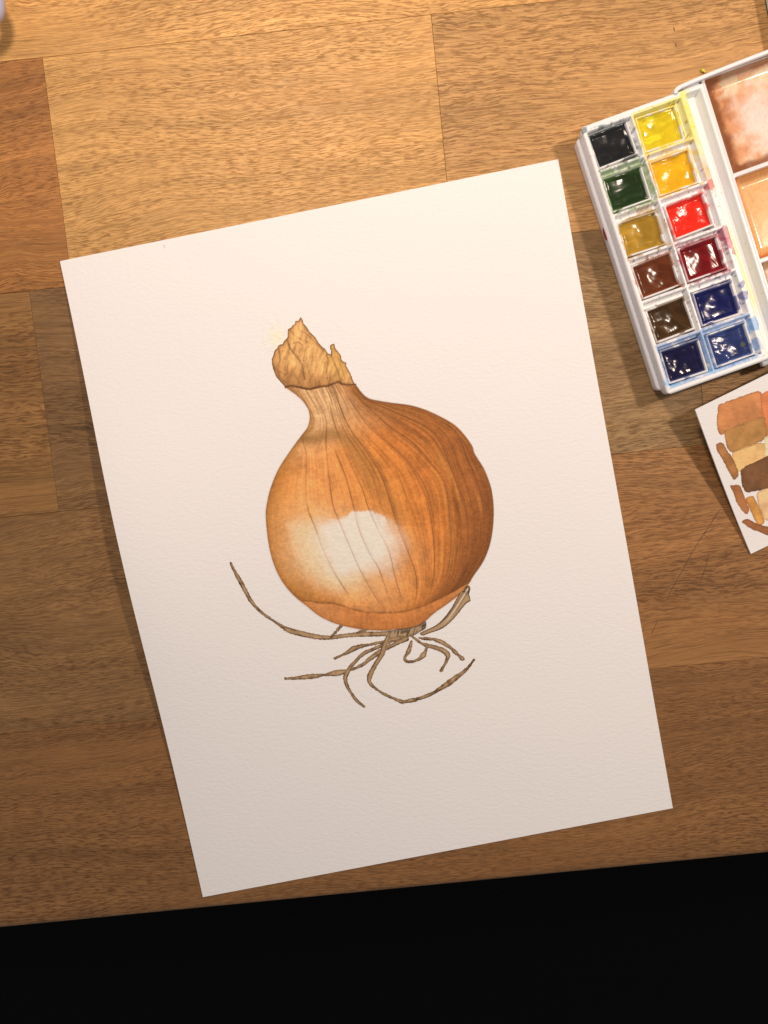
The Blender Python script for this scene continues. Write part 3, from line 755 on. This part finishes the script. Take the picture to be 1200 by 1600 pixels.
# soft outer corners of the top
de = np.minimum.reduce([a, TW - a, b, TLn - b]); H = H - .7 * (1 - np.sqrt(np.clip(1 - (1 - np.clip(de / .8, 0, 1)) ** 2, 0, 1)))
rad = 2.2
out = np.zeros(len(a), bool)
for (cx_, cy_) in ((rad, rad), (rad, TLn - rad)):
    out |= (a < rad) & ((b < rad) if cy_ == rad else (b > TLn - rad)) & (np.hypot(a - cx_, b - cy_) > rad)
V = np.stack([a * mm, -b * mm, H * mm], 1); Qd = grid_quads(sh[1], sh[0])[:, ::-1]
keep = ~out[Qd].all(1)
V, Qk, Ck = subset(V, Qd, keep, np.clip(C, .01, .82))
link('pan_tray', fast_mesh('pan_tray', V, Qk, Ck), MAT_STAINED, box)

def rounded(x0, x1, y0, y1, r, n=5):
    P = []
    for cx_, cy_, a0 in ((x1 - r, y1 - r, 0), (x0 + r, y1 - r, 90), (x0 + r, y0 + r, 180), (x1 - r, y0 + r, 270)):
        for k in range(n + 1):
            t = math.radians(a0 + 90 * k / n); P.append((cx_ + r * math.cos(t), cy_ + r * math.sin(t)))
    return P
def prism(name, layers, mat, parent, cap=True, smooth=False):
    """layers: list of (outline in mm, z in mm), bottom to top"""
    n = len(layers[0][0]); V, F = [], []
    for P, z in layers: V += [(x * mm, -y * mm, z * mm) for x, y in P]
    for k in range(len(layers) - 1):
        for i in range(n):
            j = (i + 1) % n
            F.append((k * n + i, (k + 1) * n + i, (k + 1) * n + j, k * n + j))
    if cap: F += [tuple(range(n)), tuple(reversed(range((len(layers) - 1) * n, len(layers) * n)))]
    return link(name, pymesh(name, V, F, smooth), mat, parent)
# outer walls of the tray and the lower shell it sits in
rim = rounded(.05, TW - .05, .05, TLn - .05, 2.2)
prism('tray_wall', [(rounded(.5, TW - .5, .5, TLn - .5, 2), 6.0), (rounded(.02, TW, .02, TLn, 2.2), 7.0), (rim, 13.35)], MAT_PLASTIC, box, False, True)
prism('lower_shell', [(rounded(-.2, TW + 60, 3.4, TLn - 3.6, 1.5), 0.05), (rounded(-1.1, TW + 62, 2.2, TLn - 2.6, 2.2), 1.2), (rounded(-1.3, TW + 62, 2.0, TLn - 2.4, 2.2), 6.3), (rounded(-1.0, TW + 61.6, 2.3, TLn - 2.7, 2.0), 6.9)], MAT_PLASTIC, box, True, False)
# red drip on the shell's side
MAT_DRIP = plain('dried_red_paint', (0.32, 0.02, 0.035), 0.35)
V = []; 
dr = catmull([(0, -2.6), (.6, -1.9), (.9, 0), (.7, 2.1), (0, 2.9), (-1.3, 2.0), (-1.7, 0), (-1.1, -1.9), (0, -2.6)], 3)[:-1]
for x, y in dr: V.append(((-1.55) * mm, (-(44.6 + y)) * mm, (5.2 + x) * mm))
for x, y in dr: V.append(((-1.25) * mm, (-(44.6 + y)) * mm, (5.2 + x) * mm))
n = len(dr)
link('red_drip', pymesh('red_drip', V, [tuple(range(n)), tuple(reversed(range(n, 2 * n)))] + [(i, (i + 1) % n, n + (i + 1) % n, n + i) for i in range(n)]), MAT_DRIP, box)

# mixing palette: three wells with rounded corners, wet brown washes
st = 0.4
A0, A1 = 55.2, 112.0
a, b = np.meshgrid(np.arange(A0, A1, st), np.arange(-1.4, 121.0, st)); sh = a.shape; a, b = a.ravel(), b.ravel()
H = np.full(a.shape, 12.6); C = np.tile(np.array([.77, .765, .77]), (len(a), 1))
WB = [(-1.0, 40.2), (41.9, 78.6), (80.3, 119.6)]
wcol = [((238, 190, 150), (216, 144, 94), (122, 64, 30)), ((226, 172, 112), (220, 146, 80), (190, 92, 26)), ((236, 206, 180), (190, 130, 84), (130, 74, 40))]
for k_, (y0, y1) in enumerate(WB):
    x0, x1 = A0 + 1.3, A1 - 2; r = 4.5
    qx, qy = np.abs(a - (x0 + x1) / 2) - ((x1 - x0) / 2 - r), np.abs(b - (y0 + y1) / 2) - ((y1 - y0) / 2 - r)
    sdr = r - (np.hypot(np.maximum(qx, 0), np.maximum(qy, 0)) + np.minimum(np.maximum(qx, qy), 0))
    dsq = np.minimum.reduce([a - x0, x1 - a, b - y0, y1 - b])
    cell = dsq > 0
    H = np.where(cell, 12.6 - 2.6 * sstep(0, .7, dsq) - 2.6 * sstep(-1.0, 4.5, sdr), H)
    l_, m_, d_ = [pig(c) for c in wcol[k_]]
    n = fbm(a / 9, b / 9, 401 + k_, 5); n2 = fbm(a / 3, b / 3, 411 + k_, 4)
    u, v = a - x0, b - y0; Lw = y1 - y0
    cc = np.tile(l_, (len(a), 1))
    if k_ == 0:
        brown = sstep(.34, .68, n * .7 + n2 * .3 + .22 * sstep(15, 3, u) - .10 * sstep(12, 22, u))
        cc = mixc(cc, m_, brown * .9)
        cc = mixc(cc, pig((160, 92, 54)), sstep(.42, .78, fbm(a / 5, b / 5, 451, 4)) * sstep(18, 6, u) * .6)
        cc = mixc(cc, pig((244, 214, 196)), sstep(14, 1, np.hypot((u - 21) * .9, (v - 21) * .55) + 8 * (n2 - .5)) * .8)
        cc = mixc(cc, pig((236, 150, 84)), sstep(.45, .62, fbm(a / 8, b / 5, 441, 4)) * sstep(14, 6, v) * sstep(6, 12, u) * .5)
        cc = mixc(cc, pig((246, 212, 170)), sstep(.48, .6, fbm(a / 7, b / 5, 461, 4)) * sstep(10, 5, v) * sstep(3, 7, u) * .7)
        pool = sstep(7.5, 3.4, u + 3.4 * (n2 - .5) - .8 * sstep(10, 34, v)) + sstep(5.0, 2.2, Lw - v + 2.2 * (n2 - .5)) * .9 + sstep(2.2, .8, v + (n2 - .5)) * .8
        cc = mixc(cc, d_, np.clip(pool, 0, 1) * .88)
    else:
        cc = mixc(cc, m_, sstep(.5, .75, n * .7 + n2 * .3) * .4)
        tide = np.exp(-((sdr - 6.0 - 3 * (n2 - .5) * 2) / .45) ** 2)
        cc = mixc(cc, m_, tide * .45)
        cc = mixc(cc, m_, sstep(4.2, 2.0, sdr + 2 * (n2 - .5)) * .8)
        cc = mixc(cc, d_, sstep(2.2, .8, u + .8 * (n2 - .5)) * .9 + sstep(1.6, .5, Lw - v + .8 * (n2 - .5)) * .0)
        cc = mixc(cc, d_, sstep(2.4, .8, Lw - v + 1.2 * (n2 - .5)) * .85)
    cc = cc * (1 + (vnoise(a * 1.6, b * 1.6, 431) - .5) * .18)[:, None]
    C = np.where(cell[:, None], cc, C)
V = np.stack([a * mm, -b * mm, H * mm], 1); Qd = grid_quads(sh[1], sh[0])[:, ::-1]
link('mixing_palette', fast_mesh('mixing_palette', V, Qd, np.clip(C, .01, .82)), MAT_WET, box)
# upright rims of the palette half: upper wall (seen), right and lower walls
def wall(name, P, t, z0, z1_):
    P = np.array(P, float); n = len(P); inner, outer = [], []
    for i in range(n):
        d = P[min(i + 1, n - 1)] - P[max(i - 1, 0)]; d /= np.linalg.norm(d); q = np.array([d[1], -d[0]])
        outer.append(P[i] + q * t / 2); inner.append(P[i] - q * t / 2)
    L = outer + inner[::-1]
    sm = [(p[0], p[1]) for p in L]
    c_ = np.mean(L, 0)
    prism(name, [(sm, z0), (sm, z1_ - .35), ([(o_[0] * .82 + i_[0] * .18, o_[1] * .82 + i_[1] * .18) for o_, i_ in zip(outer, inner)] + [(i_[0] * .82 + o_[0] * .18, i_[1] * .82 + o_[1] * .18) for o_, i_ in zip(outer, inner)][::-1], z1_)], MAT_PLASTIC, box)
wall('upper_rim', catmull([(42.4, .6), (42.6, -.4), (44.2, -1.15), (47, -1.45), (56, -1.9), (70, -2.3), (90, -2.6), (113, -3)], 3), 1.7, 3, 15.2)
wall('right_rim', [(113.6, -3), (113.6, 60), (113.6, 121)], 1.7, 3, 14.6)
wall('lower_rim', [(113, 121.6), (80, 121.6), (56.2, 121.6)], 1.7, 3, 11.4)
def cylinder(name, p0, p1, r, mat, parent, n=14):
    p0, p1 = np.array(p0) * mm, np.array(p1) * mm
    P = [p0, p0 + (p1 - p0) * .06, p1 - (p1 - p0) * .06, p1]
    return tube(name, P, [r * mm * .8, r * mm, r * mm, r * mm * .8], mat, parent, n)
cylinder('hinge_pin', (45.0, -122.0, 8.5), (56, -122.0, 8.5), 1.6, MAT_PLASTIC, box)
cylinder('hinge_pin', (47.0, 0.3, 10.5), (54.5, 0.3, 10.5), 1.5, MAT_PLASTIC, box)

# ------------------------------------------------------------------ the twelve half pans, each with its cake of paint
def make_pan(c, r):
    pc, sc, nm = paints[c][r]
    px_, py_ = pan_origin(c, r)
    wx = bo[0] + (px_ * math.cos(BA) + py_ * math.sin(BA)) * mm
    wy = bo[1] + (px_ * math.sin(BA) - py_ * math.cos(BA)) * mm
    sd = 500 + 20 * c + r
    rz = BA + math.radians(1.5 * math.sin(sd * 1.7))
    root = empty('paint_pan', (wx, wy, 6.55 * mm), rz)
    where = ['in the top row', 'in the second row', 'in the third row', 'in the fourth row', 'in the fifth row', 'in the bottom row'][r]
    tag(root, 'half pan of %s paint %s of the white box' % (nm, where), 'paint pan', 'half pans of watercolour in the paint box')
    st = .26
    a, b = np.meshgrid(np.linspace(0, PANW, 70), np.linspace(0, PANH, 60)); sh = a.shape; a, b = a.ravel(), b.ravel()
    de = np.minimum.reduce([a, PANW - a, b, PANH - b])
    H = 6.3 - 3.0 * sstep(.62, 1.3, de) - .25 * sstep(.18, 0, de)
    n = fbm(a / 4.0, b / 4.0, sd, 2)
    C = np.tile(np.array([.76, .755, .76]), (len(a), 1))
    amt = .50 if (c, r) in ((1, 0), (1, 1), (1, 3), (0, 2), (0, 3)) else .36
    al = sstep(1 - amt, 1 - amt + .12, n + .12 * (de > .8))
    al = np.maximum(al, sstep(.30, .5, n + .1) * (sstep(1.5, 1.0, b) + sstep(1.4, .9, a) * .7).clip(0, 1) * .85)
    C = mixc(C, pig(np.array(sc) * .45 + np.array(pc) * .55), al * .85)
    C = mixc(C, pig(pc), sstep(.9, 1.3, de) * .9)
    V = np.stack([a * mm, -b * mm, H * mm], 1)
    Q = grid_quads(sh[1], sh[0])[:, ::-1]
    # outer walls down to the base
    nx_, ny_ = sh[1], sh[0]
    ring = np.r_[np.arange(nx_), np.arange(1, ny_) * nx_ + nx_ - 1, (ny_ - 1) * nx_ + np.arange(nx_ - 2, -1, -1), np.arange(ny_ - 2, 0, -1) * nx_]
    lo = V[ring].copy(); lo[:, 2] = 0
    ctr = np.array([PANW / 2 * mm, -PANH / 2 * mm, 0]); lo[:, :2] = ctr[:2] + (lo[:, :2] - ctr[:2]) * .95
    k0 = len(V); rn = np.roll(ring, -1); m = len(ring); idx = np.arange(m)
    Q = np.vstack([Q, np.stack([ring, rn, k0 + (idx + 1) % m, k0 + idx], 1)])
    link('pan', fast_mesh('pan', np.vstack([V, lo]), Q, np.clip(np.vstack([C, C[ring]]), .01, .8)), MAT_STAINED, root)
    # the cake: hollowed and ridged by the brush
    x0, x1, y0, y1 = .8, PANW - .8, .8, PANH - .8
    a, b = np.meshgrid(np.linspace(x0, x1, 90), np.linspace(y0, y1, 76)); sh = a.shape; a, b = a.ravel(), b.ravel()
    de = np.minimum.reduce([a - x0, x1 - a, b - y0, y1 - b])
    n = fbm(a / 6 + sd, b / 6, sd + 3, 2); n2 = fbm(a / 1.8, b / 1.8 + sd, sd + 5, 3)
    ang = .5 + .5 * np.sin(sd); sx_, sy_ = a * math.cos(ang) + b * math.sin(ang), -a * math.sin(ang) + b * math.cos(ang)
    brush = fbm(sx_ / 7, sy_ / 1.7 + 1.5 * n, sd + 9, 2)
    rough = {(1, 2): 1.1, (1, 1): .8, (1, 5): 1.0, (0, 5): .9, (0, 1): .7, (1, 0): .45, (0, 2): .25}.get((c, r), .5)
    H = 4.5 + 1.0 * (n - .5) + (.12 if rough > .75 else .0) * (n2 - .5) + .16 * rough * (brush - .5) * sstep(0, 2, de) + .8 * sstep(1.8, 0, de) * (.55 + .4 * vnoise(a / 4, b / 4, sd + 11)) - .5 * np.exp(-((a - 9.5) ** 2 + (b - 6.5) ** 2) / 14)
    H = np.minimum(H, 5.85)
    base = pig(pc) * (.55 if max(pc) < 140 else .85)
    C = np.tile(base, (len(a), 1)) * (1 + (n - .5) * .5 + (n2 - .5) * .35)[:, None]
    lite = np.minimum(np.array(pc) * 1.12 + 6, 255)
    C = mixc(C, pig(lite), sstep(.56, .70, brush) * (.5 if (c, r) in ((1, 0), (1, 5), (0, 2), (1, 2)) else .22))
    C = mixc(C, pig(np.array(pc) * .55 + np.array(sc) * .45), sstep(1.0, 0, de + .8 * (n2 - .5)) * .5)
    if (c, r) == (1, 5):
        C = mixc(C, pig((92, 92, 74)), sstep(1.2, .7, np.hypot(a - 15.0, b - 9.5) + .8 * (n2 - .5)) * .8)
    if (c, r) == (1, 0): C = mixc(C, pig((196, 160, 20)), sstep(.45, .65, n) * .5)
    V = np.stack([a * mm, -b * mm, H * mm], 1)
    link('paint_cake', fast_mesh('paint_cake', V, grid_quads(sh[1], sh[0])[:, ::-1], np.clip(C, .005, .8)), MAT_PAINT, root)
for c in range(2):
    for r in range(6): make_pan(c, r)

# yellow-green crumb of dried paint by the rim
MAT_LIME = plain('lime_paint', (0.62, 0.66, 0.06), 0.4)
P = ray(np.array([1095.5, 1097, 1099, 1101]), np.array([109, 111.5, 112.5, 114])); P[:, 2] = .0007
tag(tube('paint_crumb', P, [.0004, .0007, .0005, .0006], MAT_LIME, None, 6), 'tiny yellow-green crumb of dried paint on the wood above the box rim', 'crumb')

# ------------------------------------------------------------------ things cut off by the picture's upper corners
MAT_LILAC = plain('lilac_grey_plastic', (0.40, 0.39, 0.50), 0.25, 0.5, (300, 0.05, 0.0003))
MAT_STEEL = plain('brushed_steel', (0.55, 0.55, 0.56), 0.3, 0.5, None, Metallic=1.0)
sc_c = ray(-40, -2, .014)[:2]
sc = empty('scissors', (sc_c[0], sc_c[1], 0), math.radians(20))
tag(sc, 'scissors with a lilac-grey plastic finger loop cut off at the upper left corner', 'scissors')
def loop(cx_, cy_, rx, ry, rot, z):
    t = np.linspace(0, 2 * math.pi, 40, endpoint=False)
    x, y = rx * np.cos(t), ry * np.sin(t)
    P = np.stack([cx_ + x * math.cos(rot) - y * math.sin(rot), cy_ + x * math.sin(rot) + y * math.cos(rot), z + 0 * t], 1)
    return tube('finger_loop', P, .0030, MAT_LILAC, sc, 12, True)
loop(0, 0, .0085, .0115, .35, .0145)
loop(-.030, .012, .0085, .0125, -.2, .0145)
def bar3(name, pts, w0, w1, t, mat):
    (x0, y0, z0), (x1, y1, z1_) = pts; d = np.array([x1 - x0, y1 - y0]); d /= np.linalg.norm(d); q = np.array([-d[1], d[0]])
    V = []
    for (x, y, z, ww) in ((x0, y0, z0, w0), (x1, y1, z1_, w1)):
        for s, dz in ((-.5, -t / 2), (.5, -t / 2), (.5, t / 2), (-.5, t / 2)): V.append((x + q[0] * s * ww, y + q[1] * s * ww, z + dz))
    return link(name, pymesh(name, V, [(0, 1, 2, 3), (7, 6, 5, 4), (0, 4, 5, 1), (1, 5, 6, 2), (2, 6, 7, 3), (3, 7, 4, 0)]), mat, sc)
bar3('handle_arm', [(-.004, .013, .0145), (-.020, .055, .006)], .006, .008, .004, MAT_LILAC)
bar3('handle_arm', [(-.030, .026, .0145), (-.022, .055, .008)], .006, .008, .004, MAT_LILAC)
bar3('blade', [(-.019, .050, .005), (-.034, .150, .0012)], .011, .003, .0016, MAT_STEEL)
bar3('blade', [(-.022, .050, .0068), (-.028, .150, .003)], .011, .003, .0016, MAT_STEEL)

MAT_CREAM = plain('cream_cover', (0.72, 0.70, 0.56), 0.6, 0.3, (400, 0.1, 0.0003))
MAT_DARK = plain('dark_base', (0.02, 0.018, 0.016), 0.6)
p0 = ray(1195.0, 0, .0)[:2]; ang = math.radians(-83)
nb = empty('notebook', (p0[0], p0[1], 0), 0)
tag(nb, 'cream covered notebook with dark edge cut off at the upper right corner', 'notebook')
e0 = (ray(1200.5, 28, .0085)[:2] - ray(1195.4, 0, .0085)[:2]); e0 /= np.linalg.norm(e0); e1 = np.array([-e0[1], e0[0]])
def slab(name, u0, u1, v0, v1, z0, z1_, mat):
    V = [tuple(e0 * u + e1 * v) + (z,) for z in (z0, z1_) for u, v in ((u0, v0), (u1, v0), (u1, v1), (u0, v1))]
    return link(name, pymesh(name, V, [(3, 2, 1, 0), (4, 5, 6, 7), (0, 1, 5, 4), (1, 2, 6, 5), (2, 3, 7, 6), (3, 0, 4, 7)]), mat, nb)
slab('page_block', -.10, .034, .0002, .06, .0005, .0078, MAT_CREAM)
slab('cover', -.10, .0345, 0.0003, .061, .0078, .0085, MAT_CREAM)
slab('base_layer', -.10, .0345, 0.0, .061, .00005, .0005, MAT_DARK)  # thin dark layer along the notebook's foot
